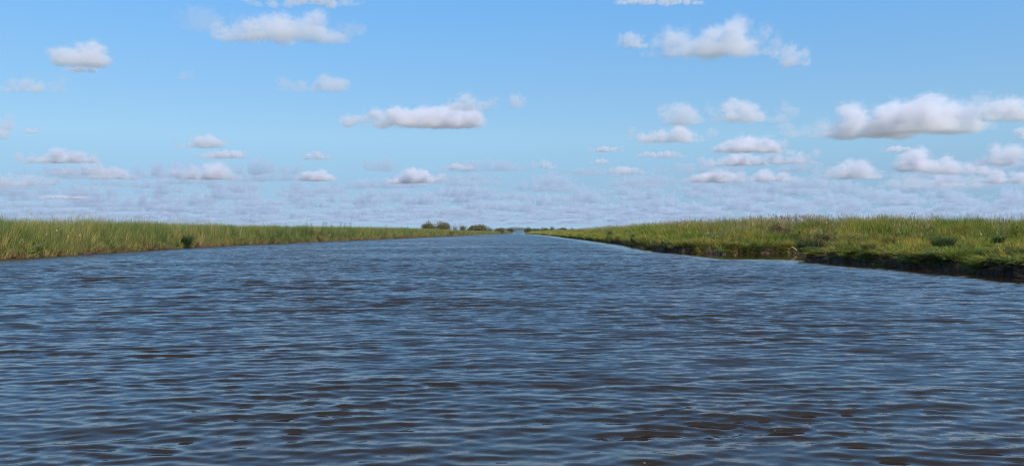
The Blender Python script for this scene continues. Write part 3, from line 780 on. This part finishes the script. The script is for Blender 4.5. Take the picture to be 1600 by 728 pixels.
# white bindweed flowers in the left reeds
m_petal = mat_plain('white_petal', (0.78, 0.78, 0.74), (0.82, 0.82, 0.80), 20)
def flower_mesh():
    V = [(0, 0, 0)]; F = []
    for k in range(10):
        a = 0.6283*k; V.append((0.05*math.cos(a), 0.035, 0.05*math.sin(a)) if k % 2 else (0.043*math.cos(a), 0.03, 0.043*math.sin(a)))
    for k in range(10): F.append((0, 1+k, 1+(k+1) % 10))
    return V, F
FL = [(7, 352, 45, 'white flower in the left reeds close to the left edge of the photo'), (80, 366.3, 50.5, 'brightest white flower low in the left reeds'),
      (131, 367.5, 54.5, 'white flower low in the left reeds, right of the brightest one'), (113, 369.5, 53, 'small white flower low in the left reeds between two brighter ones'),
      (96, 360, 52, 'pale flower high above the brightest white flower in the reeds'), (68, 373.6, 49, 'pale flower low in the left reeds over the brown bank foot'),
      (436, 365.5, 98.5, 'white flower in the middle reeds, below the two single tall weeds'), (517, 366.5, 112.5, 'white flower in the reeds below the weed clump'),
      (541, 360.2, 114, 'white flower high in the reeds at the right end of the weed clump')]
fl0 = None
for (xp, yp, dist, lb) in FL:
    V, F = flower_mesh(); s = 0.72 if dist < 80 else 1.0
    lx = np.interp(dist, LEFT[:, 0], LEFT[:, 1])
    p = px(xp, yp, dist)
    o = mesh_obj('bindweed_flower', -np.array(V)*s, F, m_petal, loc=(p[0], p[1]-0.5, p[2]))
    o.rotation_euler = (0, 0, R(25)); tag(o, lb, 'flower', 'white flowers in the left reeds')

# ---------------------------------------------------------------- far woods, hills
def hills():
    xs = np.linspace(-1500, 2200, 180); ys = np.linspace(4700, 5600, 14)
    def zf(X, Y):
        c = np.exp(-((Y-5150)/260)**2)
        prof = 12.5*np.exp(-((X-20)/80)**2) + 7*np.exp(-((X-190)/150)**2) + 7.5*np.exp(-((X+260)/260)**2) + 7*np.exp(-((X-700)/500)**2)
        return -0.6 + c*(1.4*prof + 2.2*vnoise2(X*0.012, Y*0.01, 77) + 1.2*vnoise2(X*0.05, Y*0.02, 78)) + 0.3
    m = mat_plain('far_wooded_hill', (0.030, 0.045, 0.020), (0.055, 0.065, 0.028), 0.02)
    o, *_ = grid_mesh('hills', xs, ys, zf, m); tag(o, 'low blue wooded hills far beyond the end of the river', None, None, 'structure')
hills()
V, F, hue = foliage(1, 1, 1, 4200, 0.018, 31, lumps=40)
V = V*np.array([70, 12, 5.0]); V[:, 0] += 0
o = mesh_obj('far_woodland', V, F, LEAF['dark'], loc=(14, 1250, 0.1)); attr_f(o, 'hue', hue)
tag(o, 'thin hazy belt of far woodland across the end of the river', None, None, 'stuff')

# ---------------------------------------------------------------- haze in the air over the marsh
bm = [(x, y, z) for x in (-7000, 7000) for y in (-300, 8600) for z in (-1.9, 40)]
F = [(0, 1, 3, 2), (4, 6, 7, 5), (0, 4, 5, 1), (2, 3, 7, 6), (0, 2, 6, 4), (1, 5, 7, 3)]
mh = mat_cloud('haze_air', 0.00005, 0.0, (0.72, 0.84, 1.0))
tag(mesh_obj('haze', bm, F, mh), 'thin blue haze over the far marsh', None, None, 'stuff')

# ---------------------------------------------------------------- clouds: closed puffs of even mist
import openvdb as vdb
BASE = 900.0
def cloud_surface(rx, ry, rz, balls, seed, res, erode=0.16, levels=(0.0,)):
    """cumulus from many overlapping balls (x, y, z, radius in cloud heights), roughened at several scales, flat below"""
    hx, hy = rx/rz, ry/rz
    Lx, Ly = hx*1.12 + 0.25, hy*1.15 + 0.25
    h = 2*Lx/res
    nx, ny, nz = res, max(16, int(2*Ly/h/1.5)), max(14, int(1.75/h/0.9))
    nx = int(nx); ax = np.linspace(-Lx, Lx, nx); ay = np.linspace(-Ly, Ly, ny); az = np.linspace(-0.3, 1.45, nz)
    X, Y, Z = [a.astype(np.float32) for a in np.meshgrid(ax, ay, az, indexing='ij')]
    q = (vnoise3(X*1.7+5, Y*1.7, Z*1.7, seed % 90 + 40)-0.5)*0.30
    f = np.full(X.shape, -1.0, np.float32)
    for (bx, by, bz, br) in balls:
        i0, i1 = np.searchsorted(ax, (bx-br-0.6, bx+br+0.6))
        sl = slice(i0, i1)
        e = br - np.sqrt((X[sl]+q[sl]-bx)**2 + (Y[sl]-by)**2*0.8 + ((Z[sl]+q[sl]*0.5-bz)*1.1)**2)
        f[sl] = np.maximum(f[sl], e)
    n = 0
    for k_, a in ((1.6, 0.30), (3.3, 0.34), (6.7, 0.24), (13.0, 0.15)):
        v = vnoise3(X*k_+3.1, Y*k_, Z*k_*1.2, seed % 90 + int(k_))
        n = n + (np.abs(2*v-1)-0.5 if k_ in (3.3, 6.7) else (v-0.5)*1.6)*a
    f = f - n*erode*3.1
    f = f - np.maximum(0, 0.03 + 0.05*vnoise3(X*1.3, Y*1.3, Z*0, seed % 90 + 3) - Z)*3.0           # flat base
    f[0] = f[-1] = -1; f[:, 0] = f[:, -1] = -1; f[:, :, 0] = f[:, :, -1] = -1
    out = []
    for lev in levels:
        g = vdb.FloatGrid(background=1.0); g.copyFromArray((lev - f).astype(np.float32))
        P, Q = g.convertToQuads(0.0)
        if len(P) == 0: out.append((np.zeros((0, 3)), np.zeros((0, 4), int))); continue
        P = P/np.array([nx-1, ny-1, nz-1])*np.array([2*Lx, 2*Ly, 1.75]) + np.array([-Lx, -Ly, -0.3])
        P = P*rz; Q = np.asarray(Q).astype(np.int64)
        a, b, c = P[Q[:, 0]], P[Q[:, 1]], P[Q[:, 2]]             # faces must look outward for the mist to fill the inside
        if np.einsum('ij,ij->i', a, np.cross(b, c)).sum() < 0: Q = Q[:, ::-1]
        if lev > 0.05: P, Q = largest(P, Q)
        out.append((P, Q))
    return out if len(levels) > 1 else out[0]

_cm = {}
def cmat(tau, rz):
    dn = tau/(2*rz); key = round(math.log(dn)*4)
    if key not in _cm: _cm[key] = mat_cloud('cloud_mist', math.exp(key/4), 0.25, (0.91, 0.885, 0.91))
    return _cm[key]
def largest(P, Q):
    lab = np.arange(len(P))
    for _ in range(400):
        m = lab[Q].min(axis=1); new = lab.copy()
        for c in range(4): np.minimum.at(new, Q[:, c], m)
        new = new[new]
        if (new == lab).all(): break
        lab = new
    u, cnt = np.unique(lab, return_counts=True); k = u[cnt.argmax()]
    keep = lab == k; idx = np.cumsum(keep)-1
    Qk = Q[keep[Q[:, 0]]]
    return P[keep], idx[Qk]

def rballs(seed, hx, hy, peaks=None, ragged=0.3):
    """balls heaped under the cloud's outline; peaks are (x, height) in [-1, 1] x [0, 1]"""
    r = np.random.default_rng(seed + 77); B = []
    n = int(np.clip(16*hx, 18, 90))
    peaks = peaks or [(-1, .3), (-.55, r.uniform(.5, .9)), (-.15, r.uniform(.7, 1)), (.25, r.uniform(.6, 1)), (.65, r.uniform(.5, .9)), (1, .3)]
    xs_, hs_ = zip(*peaks)
    for i in range(n):
        u = -1 + 2*(i+0.5)/n + r.normal(0, .03); u = float(np.clip(u, -0.97, 0.97))
        env = max(0.34, float(np.interp(u, xs_, hs_)))
        if r.random() < ragged*0.5: continue
        br = env*r.uniform(0.16, 0.40)
        z = r.uniform(0.25*env, max(0.3*env, env-br)) if i % 3 else env-br
        y = r.uniform(-1, 1)*hy*0.55*math.sqrt(max(0, 1-u*u))
        B.append((u*(hx-br*0.6), y, z, br))
        if env > 0.35: B.append((u*(hx-br), y*0.5, 0.2*env, env*0.32))
    for i in range(int(6*ragged)):                                   # torn scraps beside the cloud
        u = r.choice([-1, 1])*r.uniform(0.85, 1.06)
        B.append((u*hx, r.uniform(-.2, .2)*hy, r.uniform(.15, .7), r.uniform(.06, .13)))
    return B

def cloud(label, cx, cyp, w, h, tau=4.0, seed=0, peaks=None, n=7, erode=0.30, res=None, depthk=0.5, base=None):
    ybase = cyp + h/2
    A = base or BASE
    dist = A*FPX/max(8, (HZ - ybase))
    dist = min(dist, 34000)
    tau = tau*2.0 + 0.35 if tau < 1.2 else tau*1.25 + 0.35
    zb = HC + (HZ-ybase)/FPX*dist
    rx = w/2/FPX*dist*1.04; hz_ = h/FPX*dist; ry = rx*depthk
    res = res or int(np.clip(w*0.9, 60, 190))
    rag = 0.3 if tau > 2.7 else 0.7
    er = 0.22 if tau > 2.7 else 0.25
    tau = min(tau, 4.0)
    shells = cloud_surface(rx, ry, hz_, rballs(seed, rx/hz_, ry/hz_, peaks, rag), seed, res, er, levels=(0.0, -0.10, 0.085))
    P, Q = shells[0]
    if len(P) == 0: print('EMPTY CLOUD', label); return
    x = px(cx, dist)
    lo, hi = np.percentile(P[:, 0], 1.5), np.percentile(P[:, 0], 98.5);     zlo, zhi = P[:, 2].min(), np.percentile(P[:, 2], 99.8)
    def fit(P):
        P = P.copy(); P[:, 0] = (P[:, 0]-(lo+hi)/2)*(2*rx/(hi-lo)); P[:, 2] = (P[:, 2]-zlo)*hz_/(zhi-zlo); return P
    o = mesh_obj('cloud', fit(P), Q, cmat(tau*0.26, hz_*0.5), smooth=True, loc=(x, dist, zb))
    tag(o, label, 'cloud', 'fair weather clouds')
    for nm, (P, Q), k_ in (('fringe', shells[1], 0.09), ('core', shells[2], 0.50)):
        if len(P) and (nm == 'fringe' or tau > 1.2): mesh_obj(nm, fit(P), Q, cmat(tau*k_, hz_*0.5), o, smooth=True)
    return o
C = cloud
C('broad pale grey cloud near the top, left of the middle of the sky', 438, 41, 205, 54, 1.6, 1, [(-1, .3), (-.7, .7), (-.2, .8), (.1, 1), (.6, .9), (1, .5)], n=9, erode=.36)
C('faint wisp at the top left of the broad pale cloud', 325, 28, 90, 44, 0.35, 2, n=5, erode=.5)
C('faint wisp off the right end of the broad pale cloud', 556, 47, 34, 22, 0.35, 3, n=3, erode=.45)
C('thin grey cloud cut by the top edge, above the broad pale cloud', 470, 0, 170, 20, 0.7, 4, n=6, erode=.4)
C('bright small domed cloud high on the left of the sky', 124, 83, 92, 46, 2.6, 5, [(-1, .35), (-.3, .8), (.1, 1), (.7, .9), (1, .4)], n=6)
C('grey ragged cloud at the left edge under the bright small domed cloud', 45, 130, 110, 30, 0.7, 6, n=6, erode=.45)
C('faint shelf hanging under the bright small domed cloud', 128, 106, 56, 16, 0.5, 7, n=4, erode=.4)
C('thin grey ragged cloud in the upper left middle of the sky', 488, 129, 108, 30, 0.6, 8, [(-1, .5), (-.5, .6), (0, .6), (.5, 1), (1, .8)], n=7, erode=.46)
C('tiny faint smudge of cloud in clear blue on the upper left', 290, 117, 24, 16, 0.3, 9, n=3, erode=.4)
C('bright white flat based cloud left of the middle of the sky', 646, 180, 208, 44, 5.0, 10, [(-1, .1), (-.6, .35), (-.3, .75), (0, .9), (.3, .85), (.7, 1), (1, .7)], n=11)
C('grey ragged puff over the right end of the bright flat based cloud', 738, 158, 76, 32, 0.8, 11, [(-1, .6), (-.3, 1), (.3, .5), (1, .5)], n=6, erode=.42)
C('faint round puff alone right of the bright flat based cloud', 808, 157, 28, 28, 0.5, 12, n=3, erode=.42)
C('large pale cloud near the top, right of the middle of the sky', 1118, 61, 195, 62, 2.0, 13, [(-1, .4), (-.6, .8), (-.2, .6), (.2, .9), (.5, 1), (.8, .9), (1, .5)], n=9, erode=.34)
C('grey puff hanging under the right end of the large pale top cloud', 1235, 86, 60, 40, 0.8, 14, n=4, erode=.4)
C('small grey puff at the left end of the large pale top cloud', 987, 62, 46, 28, 0.8, 15, n=4, erode=.38)
C('thin grey cloud cut by the top edge right of the middle', 1030, 1, 130, 14, 0.5, 16, n=6, erode=.4)
C('grey triangular cloud above the low flat cloud, right of the middle', 1068, 178, 78, 40, 1.3, 17, [(-1, .3), (-.2, .9), (0, 1), (.5, .5), (1, .3)], n=6, erode=.36)
C('low flat grey cloud with a small dome, right of the middle', 1050, 209, 132, 30, 1.8, 18, [(-1, .3), (-.3, .6), (.3, 1), (.6, .7), (1, .3)], n=8)
C('pale cloud with a long right tail above the stacked small clouds', 1178, 171, 130, 44, 1.7, 19, [(-1, .5), (-.5, 1), (-.1, .9), (.3, .6), (1, .25)], n=8, erode=.36)
C('big white cumulus with the brightest dome on the right of the sky', 1335, 187, 205, 64, 6.5, 20, [(-1, .15), (-.6, .4), (-.2, .8), (.1, 1), (.4, .95), (.7, .7), (1, .5)], n=11)
C('big white cumulus joined to the brightest one on its right', 1462, 178, 150, 66, 5.0, 21, [(-1, .5), (-.5, .8), (-.1, 1), (.4, .95), (.8, .9), (1, .3)], n=9)
C('grey white cloud cut by the right edge of the photo', 1578, 169, 90, 44, 2.6, 22, n=6)
C('small dark grey puff at the right edge below the cut cloud', 1598, 207, 28, 22, 1.2, 23, n=3)
C('bright small dome, topmost of the stacked clouds right of the middle', 1172, 225, 108, 30, 2.6, 24, [(-1, .2), (-.2, 1), (.3, 1), (1, .4)], n=7)
C('flat pale cloud, left of the second row of the stacked clouds', 1148, 249, 104, 22, 2.2, 25, n=8)
C('small pale cloud, right of the second row of the stacked clouds', 1238, 244, 78, 28, 1.8, 26, [(-1, .6), (-.5, 1), (.2, .7), (1, .3)], n=6)
C('bright cloud low over the right bank reeds under the stacked clouds', 1118, 275, 84, 24, 2.6, 27, [(-1, .3), (.2, 1), (1, .4)], n=6)
C('pale cloud low over the right bank, right of the bright low one', 1200, 274, 84, 22, 1.8, 28, n=6)
C('pale humped cloud low between the stacked clouds and the white tower', 1325, 263, 100, 36, 2.2, 29, [(-1, .3), (-.3, .7), (.1, 1), (.6, .7), (1, .3)], n=8)
C('small white towering cloud low on the right of the sky', 1430, 249, 62, 42, 4.5, 30, [(-1, .3), (-.3, .8), (.1, 1), (.5, .8), (1, .4)], n=6)
C('pale grey cloud mass right of the small white tower', 1500, 258, 120, 34, 1.8, 31, n=8, erode=.34)
C('pale grey cloud low at the right edge of the photo', 1575, 242, 90, 38, 2.0, 32, n=6, erode=.34)
C('little flat grey cloud under the big right cumulus', 1400, 232, 46, 13, 0.9, 133, n=5)
C('low cloud under the white tower on the right', 1455, 280, 150, 26, 1.6, 34, n=9, erode=.34)
C('low cloud at the right edge just above the haze band', 1570, 275, 110, 26, 1.8, 35, n=7, erode=.34)
C('tiny pale cloud alone right of the middle above the river end', 850, 257, 38, 16, 1.4, 36, n=4)
C('thin flat grey cloud above two others right of the river end', 946, 233, 54, 10, 0.8, 37, n=5)
C('tiny flat grey cloud under the thin flat one right of the river end', 936, 252, 34, 9, 0.8, 38, n=4)
C('small pale cloud with a grey tail right of the river end', 988, 266, 68, 15, 1.4, 39, [(-1, .6), (-.4, 1), (.2, .6), (1, .2)], n=6)
C('long thin grey cloud under the low flat domed one', 1036, 241, 74, 12, 0.7, 40, n=6)
C('pale flat cloud with a wide right end on the left of the sky', 88, 243, 122, 26, 1.9, 41, [(-1, .3), (-.4, .8), (.2, 1), (.8, .7), (1, .4)], n=8)
C('pale small cloud in the grey mass low on the left', 182, 271, 78, 22, 1.9, 42, n=6)
C('small pale cloud over a thin one, left of the middle', 315, 220, 80, 24, 1.7, 43, [(-1, .3), (.1, 1), (.6, .8), (1, .3)], n=6)
C('thin grey cloud between two brighter ones, left of the middle', 345, 241, 78, 15, 1.0, 44, n=6)
C('bright low puff beneath the thin grey cloud left of the middle', 318, 266, 98, 32, 2.8, 45, [(-1, .3), (-.3, .7), (.3, 1), (.7, .9), (1, .3)], n=7)
C('tiny grey puff with a flat tail left of the bright flat based cloud', 494, 243, 56, 15, 0.9, 46, [(-1, .2), (0, 1), (.3, .6), (1, .2)], n=6)
C('low pale cloud left of the bright low white cloud', 492, 274, 62, 20, 2.0, 47, n=5)
C('bright low white cloud over the left bank bushes', 650, 275, 88, 26, 3.4, 48, [(-1, .2), (-.1, 1), (.4, .8), (1, .6)], n=7)
C('thin grey cloud above the bright low white cloud', 715, 260, 56, 12, 0.8, 49, n=5)
C('pale grey cloud cut by the left edge of the photo', 4, 190, 34, 30, 1.3, 50, n=4)
C('grey puff cut by the left edge below the pale cut cloud', 2, 208, 26, 20, 1.0, 51, n=3)
C('small faint grey cloud right of the cut ones at the left edge', 48, 204, 28, 9, 0.5, 52, n=4)
C('grey cloud mass low on the left between two pale clouds', 135, 262, 110, 26, 0.9, 53, n=8, erode=.4)
C('low grey cloud at the left edge above the haze band', 35, 281, 120, 24, 1.2, 54, n=8, erode=.36)
C('thin streak of white cloud just above the left reeds', 95, 308, 82, 8, 2.2, 55, n=7)

# the far cloud field that thickens towards the horizon
def far_cloud_band():
    r = np.random.default_rng(5)
    variants = []
    for s in range(9):
        variants.append(cloud_surface(1.0, 0.6, 0.30, rballs(200+s, 3.3, 2.0, None, 0.5), 30+s, 46, 0.18))
    V = []; F = []; off = 0
    y = 13500.0
    while y < 115000:
        step = 1300 + y*0.040 + max(0, y-55000)*0.06; w = 0.78*y; cell = 1600 + y*0.022 + max(0, y-55000)*0.05
        x = -w + r.uniform(0, cell)
        while x < w:
            if r.random() < 0.93:
                P, Q = variants[r.integers(len(variants))]
                sx = cell*r.uniform(0.32, 0.49); sy = min(step*0.42, sx)*1.0; sz = r.uniform(650, 1300) if y < 20000 else r.uniform(900, 2400)
                Pn = P*np.array([sx*(1 if r.random() < .5 else -1), sy/0.6, sz]) + np.array([x + cell*.5, y+step*.5, BASE+r.uniform(0, 160)])
                q = Q + off
                if (Pn[0, 0]-(x+cell*.5))*P[0, 0] < 0: q = q[:, ::-1]
                V.append(Pn); F.append(q); off += len(P)
            x += cell
        y += step
    o = mesh_obj('far_clouds', np.vstack(V), np.vstack(F), mat_cloud('haze_tinted_cloud', 0.0023, 0.15, (0.71, 0.765, 0.86)), smooth=True)  # haze dimming over distance is put into this blue-grey cloud colour
    tag(o, 'pale band of far broken cloud lying along the horizon', None, None, 'stuff')
far_cloud_band()
